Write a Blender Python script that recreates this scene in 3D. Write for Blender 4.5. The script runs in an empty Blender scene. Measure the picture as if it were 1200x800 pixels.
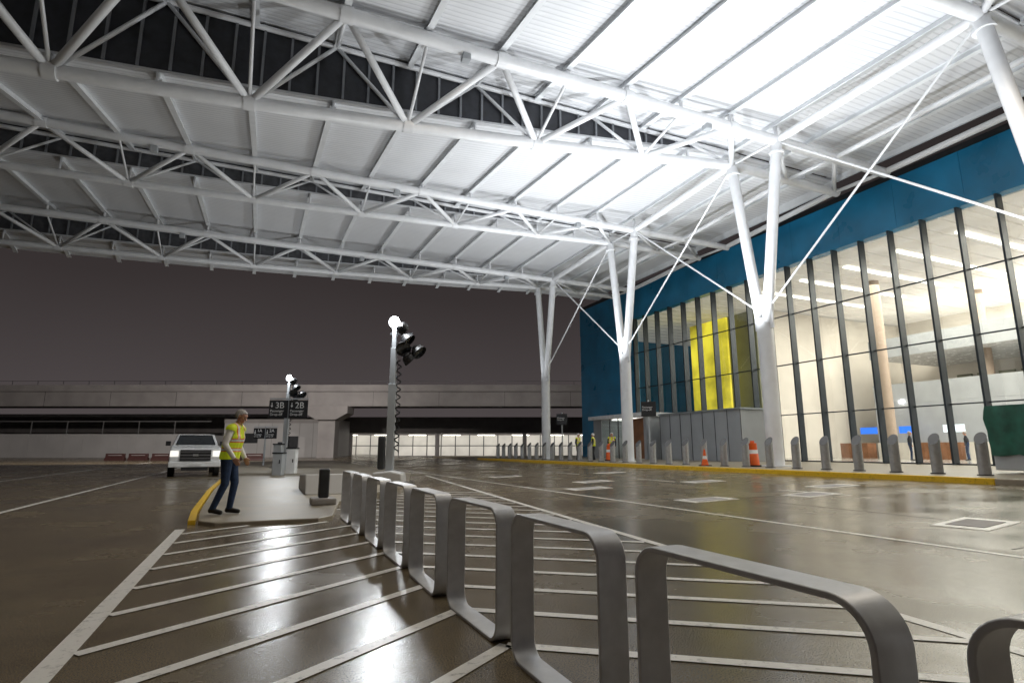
import bpy, bmesh, math, random
import numpy as np
from mathutils import Vector, Matrix
random.seed(7)
S=bpy.context.scene
COL=S.collection
TH=math.radians(23.8); CT,ST=math.cos(TH),math.sin(TH)
def C2W(X,Y): return (CT*X+ST*Y, -ST*X+CT*Y)      # view-aligned survey axes -> site axes
def zg(x): return 0.0 if x<8 else min(.27,(x-8)*.029)
# ---------------------------------------------------------------- materials
def newmat(name):
    m=bpy.data.materials.new(name); m.use_nodes=True
    nt=m.node_tree; b=nt.nodes['Principled BSDF']; return m,nt,b
def P(name,base,rough=.5,metal=0,noise=.12,ns=3.0,bump=0,bs=60,em=None,es=0,rn=.1,spec=.5,linkem=False):
    m,nt,b=newmat(name)
    tc=nt.nodes.new('ShaderNodeTexCoord')
    n=nt.nodes.new('ShaderNodeTexNoise'); n.inputs['Scale'].default_value=ns; n.inputs['Detail'].default_value=3
    nt.links.new(tc.outputs['Object'],n.inputs['Vector'])
    r=nt.nodes.new('ShaderNodeValToRGB'); r.color_ramp.elements[0].position=.3; r.color_ramp.elements[1].position=.7
    r.color_ramp.elements[0].color=tuple(c*(1-noise) for c in base)+(1,)
    r.color_ramp.elements[1].color=tuple(min(1,c*(1+noise)) for c in base)+(1,)
    nt.links.new(n.outputs['Fac'],r.inputs['Fac']); nt.links.new(r.outputs['Color'],b.inputs['Base Color'])
    mr=nt.nodes.new('ShaderNodeMapRange'); mr.inputs['To Min'].default_value=max(0.02,rough-rn); mr.inputs['To Max'].default_value=min(1,rough+rn)
    nt.links.new(n.outputs['Fac'],mr.inputs['Value']); nt.links.new(mr.outputs['Result'],b.inputs['Roughness'])
    b.inputs['Metallic'].default_value=metal
    b.inputs['Specular IOR Level'].default_value=spec
    if bump:
        n2=nt.nodes.new('ShaderNodeTexNoise'); n2.inputs['Scale'].default_value=bs; n2.inputs['Detail'].default_value=2
        nt.links.new(tc.outputs['Object'],n2.inputs['Vector'])
        bp=nt.nodes.new('ShaderNodeBump'); bp.inputs['Strength'].default_value=bump; bp.inputs['Distance'].default_value=.01
        nt.links.new(n2.outputs['Fac'],bp.inputs['Height']); nt.links.new(bp.outputs['Normal'],b.inputs['Normal'])
    if em:
        b.inputs['Emission Color'].default_value=tuple(em)+(1,); b.inputs['Emission Strength'].default_value=es
        if linkem: nt.links.new(r.outputs['Color'],b.inputs['Emission Color'])
    return m
def asphalt():
    m,nt,b=newmat('wet_asphalt'); L=nt.links.new
    tc=nt.nodes.new('ShaderNodeTexCoord')
    def noise(s,d=6,rough=.6):
        n=nt.nodes.new('ShaderNodeTexNoise'); n.inputs['Scale'].default_value=s; n.inputs['Detail'].default_value=d; n.inputs['Roughness'].default_value=rough
        L(tc.outputs['Object'],n.inputs['Vector']); return n
    mid=noise(.5,6,.6); fine=noise(110,2)
    r=nt.nodes.new('ShaderNodeValToRGB')
    r.color_ramp.elements[0].position=.3; r.color_ramp.elements[0].color=(.135,.104,.062,1)
    r.color_ramp.elements[1].position=.72; r.color_ramp.elements[1].color=(.195,.156,.098,1)
    L(mid.outputs['Fac'],r.inputs['Fac'])
    sp=nt.nodes.new('ShaderNodeMix'); sp.data_type='RGBA'; sp.blend_type='MULTIPLY'; sp.inputs[0].default_value=1
    fr=nt.nodes.new('ShaderNodeValToRGB'); fr.color_ramp.elements[0].position=.35; fr.color_ramp.elements[0].color=(.5,.5,.5,1)
    fr.color_ramp.elements[1].position=.65; fr.color_ramp.elements[1].color=(1.35,1.35,1.35,1)
    L(fine.outputs['Fac'],fr.inputs['Fac']); L(r.outputs['Color'],sp.inputs[6]); L(fr.outputs['Color'],sp.inputs[7])
    L(sp.outputs[2],b.inputs['Base Color'])
    rr=nt.nodes.new('ShaderNodeMapRange'); rr.inputs['From Min'].default_value=.36; rr.inputs['From Max'].default_value=.64
    rr.inputs['To Min'].default_value=.14; rr.inputs['To Max'].default_value=.32
    L(mid.outputs['Fac'],rr.inputs['Value']); L(rr.outputs['Result'],b.inputs['Roughness'])
    bp=nt.nodes.new('ShaderNodeBump'); bp.inputs['Strength'].default_value=.3; bp.inputs['Distance'].default_value=.003
    L(fine.outputs['Fac'],bp.inputs['Height'])
    L(bp.outputs['Normal'],b.inputs['Normal'])
    return m
def paint_mat(name,col):
    m,nt,b=newmat(name); L=nt.links.new
    tc=nt.nodes.new('ShaderNodeTexCoord')
    n=nt.nodes.new('ShaderNodeTexNoise'); n.inputs['Scale'].default_value=14; n.inputs['Detail'].default_value=8; n.inputs['Roughness'].default_value=.75
    L(tc.outputs['Object'],n.inputs['Vector'])
    r=nt.nodes.new('ShaderNodeValToRGB'); r.color_ramp.elements[0].position=.32; r.color_ramp.elements[0].color=tuple(c*.4 for c in col)+(1,)
    r.color_ramp.elements[1].position=.46; r.color_ramp.elements[1].color=tuple(col)+(1,)
    L(n.outputs['Fac'],r.inputs['Fac']); L(r.outputs['Color'],b.inputs['Base Color'])
    b.inputs['Roughness'].default_value=.35
    return m
def deck_mat():
    m,nt,b=newmat('white_corrugated_deck'); L=nt.links.new
    tc=nt.nodes.new('ShaderNodeTexCoord')
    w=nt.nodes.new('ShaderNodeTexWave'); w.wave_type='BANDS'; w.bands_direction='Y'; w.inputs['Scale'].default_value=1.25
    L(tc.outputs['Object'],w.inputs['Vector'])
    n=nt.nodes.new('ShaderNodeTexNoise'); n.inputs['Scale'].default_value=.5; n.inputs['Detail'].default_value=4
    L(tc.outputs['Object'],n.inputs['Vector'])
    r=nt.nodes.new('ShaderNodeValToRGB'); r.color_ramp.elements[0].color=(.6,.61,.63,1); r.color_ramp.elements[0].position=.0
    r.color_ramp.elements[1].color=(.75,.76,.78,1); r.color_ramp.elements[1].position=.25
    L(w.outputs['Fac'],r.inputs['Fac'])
    r2=nt.nodes.new('ShaderNodeValToRGB'); r2.color_ramp.elements[0].color=(.85,.85,.86,1); r2.color_ramp.elements[1].color=(1,1,1,1)
    L(n.outputs['Fac'],r2.inputs['Fac'])
    mx=nt.nodes.new('ShaderNodeMix'); mx.data_type='RGBA'; mx.blend_type='MULTIPLY'; mx.inputs[0].default_value=1
    L(r.outputs['Color'],mx.inputs[6]); L(r2.outputs['Color'],mx.inputs[7]); L(mx.outputs[2],b.inputs['Base Color'])
    bp=nt.nodes.new('ShaderNodeBump'); bp.inputs['Strength'].default_value=.35; bp.inputs['Distance'].default_value=.025
    L(w.outputs['Fac'],bp.inputs['Height']); L(bp.outputs['Normal'],b.inputs['Normal'])
    b.inputs['Roughness'].default_value=.5
    return m
def glass_mat(name,tint,base=.1):
    m=bpy.data.materials.new(name); m.use_nodes=True; nt=m.node_tree; nt.nodes.clear(); L=nt.links.new
    o=nt.nodes.new('ShaderNodeOutputMaterial'); mx=nt.nodes.new('ShaderNodeMixShader'); f=nt.nodes.new('ShaderNodeLayerWeight'); f.inputs['Blend'].default_value=.5
    pw=nt.nodes.new('ShaderNodeMath'); pw.operation='POWER'; pw.inputs[1].default_value=4.5; L(f.outputs['Facing'],pw.inputs[0])
    ma=nt.nodes.new('ShaderNodeMath'); ma.operation='MULTIPLY_ADD'; ma.inputs[1].default_value=.88; ma.inputs[2].default_value=base; L(pw.outputs[0],ma.inputs[0])
    t=nt.nodes.new('ShaderNodeBsdfTransparent'); t.inputs['Color'].default_value=tuple(tint)+(1,)
    g=nt.nodes.new('ShaderNodeBsdfGlossy'); g.inputs['Roughness'].default_value=.03
    n=nt.nodes.new('ShaderNodeTexNoise'); n.inputs['Scale'].default_value=.6; n.inputs['Detail'].default_value=1
    tc=nt.nodes.new('ShaderNodeTexCoord'); L(tc.outputs['Object'],n.inputs['Vector'])
    bp=nt.nodes.new('ShaderNodeBump'); bp.inputs['Strength'].default_value=.15; bp.inputs['Distance'].default_value=.02; L(n.outputs['Fac'],bp.inputs['Height']); L(bp.outputs['Normal'],g.inputs['Normal'])
    L(ma.outputs[0],mx.inputs[0]); L(t.outputs[0],mx.inputs[1]); L(g.outputs[0],mx.inputs[2]); L(mx.outputs[0],o.inputs[0])
    return m
def emis(name,col,s):
    return P(name,col,em=col,es=s,noise=.05)
ASPH=asphalt()
WPAINT=paint_mat('white_road_paint',(.8,.78,.74)); YPAINT=paint_mat('yellow_kerb_paint',(.8,.5,.02))
CONC=P('damp_concrete',(.29,.25,.19),.42,noise=.25,ns=1.3,bump=.3,bs=90,rn=.15)
CONC2=P('grey_concrete',(.33,.31,.3),.7,noise=.14,ns=.5,bump=.2,bs=30)
CONCD=P('dark_concrete',(.13,.12,.115),.8,noise=.2,ns=.6)
STEEL=P('white_painted_steel',(.78,.79,.81),.35,noise=.05,ns=2)
RIBM=P('rib_painted_steel',(.76,.78,.8),.4,noise=.06,ns=2)
DECK=deck_mat()
LOUV=P('dark_louvre',(.03,.032,.04),.5,noise=.3,ns=4)
LOUV2=P('grey_louvre',(.07,.072,.08),.5,noise=.3,ns=4)
MULLL=P('pale_louvre_post',(.22,.23,.25),.5)
ALU=P('satin_silver_metal',(.56,.56,.57),.42,metal=.35,noise=.09,ns=14,bump=.05,bs=300)
STAIN=P('stainless_steel',(.4,.4,.4),.45,metal=.6,noise=.12,ns=8)
CAPM=P('bollard_top_darkened',(.13,.13,.13),.5,metal=.3,noise=.1)  # top face colour darkened to hold down the bright roof reflection
DARK=P('dark_metal',(.03,.032,.035),.45,noise=.2)
BLACK=P('black_plastic',(.015,.015,.017),.5)
BLUE=P('blue_wall_panel',(.02,.24,.46),.3,noise=.2,ns=.5)
MULL=P('dark_mullion_metal',(.03,.04,.05),.4,metal=.3)
MULEDGE=P('pale_metal_coping',(.38,.42,.45),.35,metal=.4)
GLASS=glass_mat('facade_glass',(.82,.87,.86),.11)
CARGLASS=P('tinted_car_glass',(.02,.025,.03),.08,noise=.05)
INWALL=P('pale_interior_wall',(.72,.68,.62),.6,noise=.12,ns=.3)
INCEIL=P('interior_ceiling_added_glow',(.78,.75,.71),.6,noise=.12,ns=.4,em=(1,.93,.84),es=.16)  # faint emission added so the hall ceiling reads bright
INFLOOR=P('polished_interior_floor',(.4,.38,.35),.15,noise=.08,ns=.5)
BEIGE=P('beige_column_cladding',(.42,.33,.26),.5,noise=.06)
GREY=P('light_grey_panel',(.38,.4,.42),.4,noise=.08,ns=.8)
GREEN=P('green_tarpaulin',(.012,.09,.06),.55,noise=.35,ns=3,bump=.8,bs=5)
YEL=P('lit_yellow_panel',(.5,.41,.03),.6,noise=.7,ns=.35,em=(.8,.7,.05),es=1.3,linkem=True)  # uneven yellow glow painted with colour noise and emission
PART=P('dim_partition',(.24,.25,.17),.5,noise=.25,ns=.4)
TUBE=emis('ceiling_tube',(1,.95,.88),2.2)
LAMP=emis('lit_lamp_lens',(.93,.97,1),90)
SCR=emis('blue_screen',(.02,.14,.7),1.2)
SCRW=emis('white_screen',(.8,.9,1),1.0)
WHITE=P('white_coat',(.8,.81,.82),.25,noise=.04)
WALLW=P('off_white_wall_panel',(.62,.61,.58),.5,noise=.12,ns=.4)
PGREY=P('pale_grey_wall',(.5,.49,.48),.6,noise=.1,ns=.3)
ORANGE=P('orange_plastic',(.8,.12,.01),.5,noise=.1)
REFL=P('reflective_white',(.75,.75,.75),.4,noise=.05)
RED=P('dark_red_plastic',(.045,.014,.012),.6)
BROWN=P('brown_timber_panel',(.25,.11,.05),.5,noise=.2,ns=2)
RUB=P('black_rubber',(.015,.015,.015),.8)
SKIN=P('skin',(.5,.27,.19),.5,noise=.08,ns=15)
JEAN=P('blue_denim',(.018,.04,.1),.85,noise=.3,ns=25,bump=.3,bs=200)
SHIRT=P('white_shirt',(.8,.79,.77),.8,noise=.08,ns=12)
DSHIRT=P('dark_jacket',(.02,.022,.03),.8,noise=.2)
VESTY=P('hi_vis_yellow',(.62,.7,.02),.6,noise=.12,ns=15,em=(.5,.65,.02),es=.1)
VESTO=P('hi_vis_orange',(.85,.14,.02),.6,noise=.1)
VESTS=P('reflective_tape',(.7,.7,.68),.3,noise=.05)
HAIR=P('grey_hair',(.36,.34,.32),.7,noise=.4,ns=60)
SHOE=P('black_leather',(.012,.011,.01),.4)
HEADL=emis('headlamp_lens',(1,.97,.9),.8)
# ---------------------------------------------------------------- mesh builder
class MB:
    def __init__(s): s.v=[];s.f=[];s.m=[];s.sm=[];s.boxes=[]
    def add(s,vs,fs,mi=0,sm=False):
        o=len(s.v); s.v+=[tuple(v) for v in vs]
        for f in fs: s.f.append([i+o for i in f]); s.m.append(mi); s.sm.append(sm)
        return s
    def box(s,x0,x1,y0,y1,z0,z1,mi=0):
        s.boxes.append((x0,x1,y0,y1,z0,z1))
        vs=[(x0,y0,z0),(x1,y0,z0),(x1,y1,z0),(x0,y1,z0),(x0,y0,z1),(x1,y0,z1),(x1,y1,z1),(x0,y1,z1)]
        return s.add(vs,[(0,3,2,1),(4,5,6,7),(0,1,5,4),(1,2,6,5),(2,3,7,6),(3,0,4,7)],mi)
    def tube(s,p0,p1,r,r1=None,n=12,mi=0,cap=True,cmi=None):
        p0=Vector(p0);p1=Vector(p1); r1=r if r1 is None else r1
        d=(p1-p0).normalized(); a=d.orthogonal().normalized(); b=d.cross(a)
        vs=[]
        for p,rr in((p0,r),(p1,r1)):
            for i in range(n):
                t=2*math.pi*i/n; vs.append(p+rr*(math.cos(t)*a+math.sin(t)*b))
        o=len(s.v); s.v+=[tuple(v) for v in vs]
        for i in range(n): s.f.append([o+i,o+(i+1)%n,o+n+(i+1)%n,o+n+i]); s.m.append(mi); s.sm.append(True)
        if cap:
            s.f.append([o+i for i in range(n-1,-1,-1)]); s.f.append([o+i for i in range(n,2*n)]); s.m+=[mi,mi]; s.sm+=[False,False]
        return s
    def poly_tube(s,pts,r,n=10,mi=0):
        pts=[Vector(p) for p in pts]; rings=[]
        up=None
        for k,p in enumerate(pts):
            d=(pts[min(k+1,len(pts)-1)]-pts[max(k-1,0)]).normalized()
            if up is None: up=d.orthogonal().normalized()
            a=(up-d*up.dot(d)).normalized(); up=a; b=d.cross(a)
            rings.append([p+r*(math.cos(2*math.pi*i/n)*a+math.sin(2*math.pi*i/n)*b) for i in range(n)])
        vs=[v for q in rings for v in q]; fs=[]
        for k in range(len(pts)-1):
            for i in range(n): fs.append((k*n+i,k*n+(i+1)%n,(k+1)*n+(i+1)%n,(k+1)*n+i))
        m=len(pts)-1
        s.add(vs,fs+[tuple(range(n-1,-1,-1)),tuple(range(m*n,m*n+n))],mi,True); return s
    def beam(s,p0,p1,w,h,mi=0):
        p0=Vector(p0);p1=Vector(p1); d=(p1-p0).normalized(); sd=d.cross(Vector((0,0,1))).normalized()*w/2; up=sd.cross(d).normalized()
        if up.z<0: up=-up
        vs=[]
        for p in (p0,p1): vs+=[p-sd-up*h,p+sd-up*h,p+sd,p-sd]
        return s.add(vs,[(0,1,2,3),(7,6,5,4),(0,4,5,1),(1,5,6,2),(2,6,7,3),(3,7,4,0)],mi)
    def prism(s,poly,x0,x1,axis='x',mi=0):
        n=len(poly); vs=[]
        for x in (x0,x1):
            for a,b in poly:
                vs.append({'x':(x,a,b),'y':(a,x,b),'z':(a,b,x)}[axis])
        return s.add(vs,[tuple(range(n-1,-1,-1)),tuple(range(n,2*n))]+[(i,(i+1)%n,n+(i+1)%n,n+i) for i in range(n)],mi)
    def sphere(s,c,r,mi=0,nu=14,nv=9,sc=(1,1,1)):
        vs=[];fs=[]
        for j in range(nv+1):
            for i in range(nu):
                ph=math.pi*j/nv; t=2*math.pi*i/nu
                vs.append((c[0]+r*sc[0]*math.sin(ph)*math.cos(t),c[1]+r*sc[1]*math.sin(ph)*math.sin(t),c[2]+r*sc[2]*math.cos(ph)))
        for j in range(nv):
            for i in range(nu): fs.append((j*nu+i,(j+1)*nu+i,(j+1)*nu+(i+1)%nu,j*nu+(i+1)%nu))
        return s.add(vs,fs,mi,True)
    def obj(s,name,mats,parent=None,loc=(0,0,0),rz=0,label=None,cat=None,group=None,kind=None,bevel=0,rot=None,fixn=True):
        me=bpy.data.meshes.new(name); me.from_pydata(s.v,[],s.f); me.update()
        for m in (mats if isinstance(mats,(list,tuple)) else [mats]): me.materials.append(m)
        me.polygons.foreach_set('material_index',s.m); me.polygons.foreach_set('use_smooth',s.sm)
        if fixn:
            bm=bmesh.new(); bm.from_mesh(me); bmesh.ops.remove_doubles(bm,verts=bm.verts,dist=1e-5); bmesh.ops.recalc_face_normals(bm,faces=bm.faces)
            for e in bm.edges:
                if len(e.link_faces)==2 and e.calc_face_angle(0)>math.radians(45): e.smooth=False
            bm.to_mesh(me); bm.free()
        o=bpy.data.objects.new(name,me); COL.objects.link(o); o.location=loc
        o.rotation_euler=rot if rot else (0,0,rz)
        if parent: o.parent=parent
        if bevel:
            b=o.modifiers.new('bevel','BEVEL'); b.width=bevel; b.segments=2; b.limit_method='ANGLE'; b.angle_limit=math.radians(40)
        tag(o,label,cat,group,kind)
        return o
    def each(s,name,mat,parent,**k):
        for b in s.boxes: MB().box(*b).obj(name,mat,parent=parent,**k)
def tag(o,label=None,cat=None,group=None,kind=None):
    if label: o['label']=label
    if cat: o['category']=cat
    if group: o['group']=group
    if kind: o['kind']=kind
def thing(name,label,cat,loc=(0,0,0),rz=0,group=None):
    e=bpy.data.objects.new(name,None); COL.objects.link(e); e.location=loc; e.rotation_euler=(0,0,rz); e.empty_display_size=.3
    tag(e,label,cat,group); return e
def copy_tree(o,loc=None,rz=None,parent=None,label=None):
    n=o.copy(); COL.objects.link(n)
    if parent: n.parent=parent
    if loc is not None: n.location=loc
    if rz is not None: n.rotation_euler=(0,0,rz)
    if label: n['label']=label
    for c in list(o.children): copy_tree(c,parent=n)
    return n
def text(parent,s,size,loc,rot,mat,name='lettering',align='LEFT'):
    cu=bpy.data.curves.new('t','FONT'); cu.body=s; cu.size=size; cu.align_x=align; cu.extrude=.003
    t=bpy.data.objects.new('tmp',cu); COL.objects.link(t)
    bpy.context.view_layer.update()
    me=bpy.data.meshes.new_from_object(t.evaluated_get(bpy.context.evaluated_depsgraph_get()))
    bpy.data.objects.remove(t)
    me.materials.clear(); me.materials.append(mat); me.name=name
    o=bpy.data.objects.new(name,me); COL.objects.link(o); o.parent=parent; o.location=loc; o.rotation_euler=rot; return o
def lamp(kind,name,loc,energy,col=(1,1,1),target=None,**k):
    l=bpy.data.lights.new(name,kind); l.energy=energy; l.color=col
    for a,b in k.items(): setattr(l,a,b)
    o=bpy.data.objects.new(name,l); COL.objects.link(o); o.location=loc
    if target: o.rotation_euler=(Vector(target)-Vector(loc)).to_track_quat('-Z','Y').to_euler()
    return o
# ---------------------------------------------------------------- ground
MB().box(-900,900,-900,900,-.5,-.06).obj('ground',CONCD,kind='structure')
m=MB(); xs=[-120,-60,-20,-5,8,10,12,14,16,17.31]; ys=[-40,-10,10,30,60,140]
vs=[(x,y,zg(x)) for y in ys for x in xs]; n=len(xs)
m.add(vs,[(j*n+i,j*n+i+1,(j+1)*n+i+1,(j+1)*n+i) for j in range(len(ys)-1) for i in range(n-1)]); m.obj('road',ASPH,kind='structure',fixn=False)
MB().box(17.3,60,-40,60,-.05,.42).obj('pavement',CONC,kind='structure')
MB().box(17.1,17.297,8.6,46,-.04,.424).obj('kerb',YPAINT,kind='structure',bevel=.02)
MB().box(17.1,17.297,-40,8.59,-.04,.422).obj('kerb',CONC,kind='structure',bevel=.02)
IZ=.06
isl=[(-.5,10),(1.0,10),(1.25,10.3),(1.7,13),(4.4,18),(6.6,26.5),(6.9,60),(-1,60),(-1,18),(-.85,12),(-.75,10.4)]
MB().prism(isl,-.03,IZ,'z').obj('traffic_island',CONC,kind='structure',bevel=.015)
m=MB(); yk=[(-.78,10.4),(-.88,12),(-1.03,18),(-1.03,34)]
for (a,b_),(c,d) in zip(yk[:-1],yk[1:]): m.add([(a-.11,b_-.02,-.03),(c-.11,d,-.03),(c-.003,d,-.03),(a-.003,b_,-.03),(a-.11,b_-.02,IZ+.006),(c-.11,d,IZ+.006),(c-.003,d,IZ+.006),(a-.003,b_,IZ+.006)],[(4,7,6,5),(0,1,5,4),(2,3,7,6),(3,0,4,7),(1,2,6,5)])
m.obj('kerb',YPAINT,kind='structure')
def line(pts,w,z=.004,mat=WPAINT,name='road_marking'):
    m=MB()
    for (a,b),(c,d) in zip(pts[:-1],pts[1:]):
        v=Vector((c-a,d-b)).normalized(); nx,ny=-v.y*w/2,v.x*w/2
        q=[(a-nx,b-ny),(c-nx,d-ny),(c+nx,d+ny),(a+nx,b+ny)]
        m.add([(x,y,zg(x)+z) for x,y in q],[(0,1,2,3)])
    return m.obj(name,mat,kind='structure',fixn=False)
line([(-.93,-4),(-.93,9.85)],.13)
line([(3.5,-3),(7.0,25.5)],.12)
line([(7.7,-5),(7.5,40)],.11)
line([(-4.2,2),(-4.3,60)],.12)
line([(-8.4,2),(-8.4,60)],.12)
for yy in range(-3,45,6): line([(12.3,yy),(12.3,yy+2)],.1)
m=MB()
for k in range(-9,19):
    ya=5.07+.85*k; sl=.74
    for sgn in (-1,1):
        xa=1.45
        if sgn<0:
            x1,y1=-.86,ya-sl*(xa+.86)
            if ya>11.2: continue
        else:
            t=(3.78+.123*ya-xa)/(1+.123*sl); x1,y1=xa+t,ya-sl*t
            if ya>18: continue
        x0,y0=xa,ya
        if ya>9.9 and sgn>0: x0=1.5+max(0,(ya-12)*.42); y0=ya-sl*(x0-xa)
        if ya>9.9 and sgn<0: y0=9.93; x0=xa-(ya-y0)/sl
        if x1<=x0 and sgn>0: continue
        v=Vector((x1-x0,y1-y0)).normalized(); w=.047; nx,ny=-v.y*w,v.x*w
        m.add([(x0-nx,y0-ny,.006),(x1-nx,y1-ny,.006),(x1+nx,y1+ny,.006),(x0+nx,y0+ny,.006)],[(0,1,2,3)])
m.obj('road_marking',WPAINT,kind='structure')
m=MB()
for yy in (-2,4,10,16,22,28,34): m.add([(x,yy+o,zg(x)+.002) for x,o in ((8.1,0),(17.05,0),(17.05,.02),(8.1,.02))],[(0,1,2,3)])
for xx in (10,14.5): m.add([(xx,-10,zg(xx)+.002),(xx+.02,-10,zg(xx)+.002),(xx+.02,40,zg(xx)+.002),(xx,40,zg(xx)+.002)],[(0,1,2,3)])
m.obj('road_joint',RUB,kind='structure')
for (x,y,r) in [(11.9,9.7,.1),(9.3,10.3,0),(9.9,5.3,.15),(8.9,14.7,0),(10.5,17,.1),(13,14.5,0),(9.4,22,0),(13.8,21,.2),(14.2,10.9,0)]:
    m=MB(); m.box(-.62,.62,-.36,.36,-.01,.006,0); m.box(-.4,.4,-.24,.24,.0065,.014,1)
    m.obj('inspection_cover',[WPAINT,CONC2],loc=(x,y,zg(x)+.002),rot=(0,-math.atan(.029) if x>8 else 0,r),label='pale concrete inspection cover set in the wet road',cat='cover',group='inspection covers in the road')
# ---------------------------------------------------------------- hoops
def hoop():
    W,H,R=.97,.79,.12; t=.02; bw=.07; path=[]
    cs=[(-R,H-R,0),(-W+R,H-R,90),(-W+R,R,180),(-R,R,270)]
    for cy,cz,a0 in cs:
        for k in range(9):
            a=math.radians(a0+90*k/8); path.append((cy,cz,math.cos(a),math.sin(a)))
    m=MB(); n=len(path); vs=[]
    for cy,cz,c,s in path:
        o=(cy+R*c,cz+R*s); i=(cy+(R-t)*c,cz+(R-t)*s)
        vs+=[(-bw,o[0],o[1]),(bw,o[0],o[1]),(bw,i[0],i[1]),(-bw,i[0],i[1])]
    fs=[]
    for k in range(n):
        a=4*k;b=4*((k+1)%n)
        for j in range(4): fs.append((a+j,a+(j+1)%4,b+(j+1)%4,b+j))
    m.add(vs,fs,0,True)
    return m.obj('hoop_frame',ALU,bevel=.004)
root=thing('metal_hoop_barrier','rounded silver flat steel hoop standing on wet asphalt','barrier',(1.6,.88,0),group='silver hoops in a row along the hatched marking')
h=hoop(); h.parent=root
for yy in (-.3,-.36,-.62,-.68): MB().tube((0,yy,.764),(0,yy,.771),.014,n=10).obj('fastener',DARK,parent=root)
for k in range(1,9): copy_tree(root,(1.45,.75+1.2*k,0),rz=math.radians(random.uniform(-1.5,1.5)))
# ---------------------------------------------------------------- bollards
b=MB(); n=24; r=.15; vs=[]
for z,sl in ((0,0),(1.04,.17)):
    for i in range(n):
        t=2*math.pi*i/n; vs.append((r*math.cos(t),r*math.sin(t),z+sl*math.cos(t-.2)))
b.add(vs,[(i,(i+1)%n,n+(i+1)%n,n+i) for i in range(n)],0,True)
b.f.append(list(range(n,2*n))); b.m.append(1); b.sm.append(False)
broot=thing('security_bollard','stainless steel bollard with slanted top on the pavement','bollard',(18.8,8.4,.42),group='steel bollards along the pavement edge')
b.obj('post',[STAIN,CAPM],parent=broot)
MB().tube((0,0,0),(0,0,.03),.19,n=24).obj('base_collar',DARK,parent=broot)
for k in range(1,31): copy_tree(broot,(18.8,8.4+1.24*k,.42))
# ---------------------------------------------------------------- columns
ZC=[14.9,14.85,14.5,14.3]; YC=[7.5,18.3,29.1,39.9]; XC=20.5
def steel_column(i):
    z=ZC[i]
    r=thing('steel_column','white painted steel column forking into two branches under the canopy','column',(XC,YC[i],.42),group='forked white columns along the pavement')
    m=MB(); m.tube((0,0,0),(0,0,6.5),.34,n=28); m.obj('trunk',STEEL,parent=r)
    MB().tube((0,0,0),(0,0,.05),.6,n=28).obj('base_plate',STEEL,parent=r)
    zz=z-.42
    MB().tube((0,-.17,6.3),(0,-1.5,zz-.1),.24,n=20).obj('branch',STEEL,parent=r)
    MB().tube((0,.17,6.3),(0,1.2,zz),.24,n=20).obj('branch',STEEL,parent=r)
    m=MB(); m.box(-.04,.04,-.5,.5,6.0,7.6); m.obj('gusset_plate',STEEL,parent=r)
    MB().tube((0,-1.45,zz-.6),(0,-1.46,zz-.5),.33).obj('collar',STEEL,parent=r); MB().tube((0,1.16,zz-.5),(0,1.17,zz-.4),.33).obj('collar',STEEL,parent=r)
for i in range(4): steel_column(i)
# ---------------------------------------------------------------- trusses
TD=[1,1.08,.42,.45]
SM=54
def truss(i):
    def zb(s): return .1 if s<0 else .1-(.125*s-.0012*s*s)*TD[i]
    q=1.18 if i<2 else .95
    troot=thing('roof_truss','long white tubular steel truss spanning under the canopy roof','truss',(XC,YC[i],ZC[i]),group='white trusses carrying the canopy')
    MB().tube((7.6,-1.5,0),(-SM,-1.5,0),.2*q,n=16).obj('upper_chord',STEEL,parent=troot)
    MB().tube((.5,1.25,.78),(-SM,1.25,.78),.1,n=12).obj('upper_chord',STEEL,parent=troot)
    MB().poly_tube([(7.6,1.2,.1)]+[(-s,1.2,zb(s)) for s in np.arange(0,SM+.1,1.8)],.19*q,n=14).obj('lower_chord',STEEL,parent=troot)
    def web(a,b,r=.11,nm='web_member'):
        MB().tube(a,b,r*q,n=10).obj(nm,STEEL,parent=troot,fixn=False)
    for k in range(10):
        s0,s1,st=5.4*k,5.4*(k+1),5.4*k+2.7
        B0=(-s0,1.2,zb(s0)); B1=(-s1,1.2,zb(s1)); T=(-st,-1.5,0); T3=(-st,1.25,.78)
        web(B0,T); web(T,B1)
        web(B0,T3,.06); web(T3,B1,.06)
        web(T,T3,.05); web((-s0,-1.5,0),B0,.05)
        web(T,(-st,-1.5,.75),.07,'strut'); web((-s0,-1.5,0),(-s0,-1.5,.75),.07,'strut')
        MB().tube((-st-.2,-1.5,0),(-st+.2,-1.5,0),.235*q,n=14).obj('node_collar',STEEL,parent=troot); MB().tube((-s1-.18,1.2,zb(s1)),(-s1+.18,1.2,zb(s1)),.225*q,n=14).obj('node_collar',STEEL,parent=troot)
        if k in (0,2,4,6):
            MB().box(-st-1.5,-st-1.2,-1.65,-1.35,-.45,-.2).obj('floodlight',GREY,parent=troot,bevel=.03)
    for a,b_ in (((3.8,-1.5,0),(3.8,1.2,.1)),((7.4,-1.5,0),(7.4,1.2,.1)),((0,-1.5,0),(3.8,1.2,.1)),((3.8,-1.5,0),(7.4,1.2,.1))): web(a,b_,.08)
    return troot
for i in range(4): truss(i)
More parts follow.
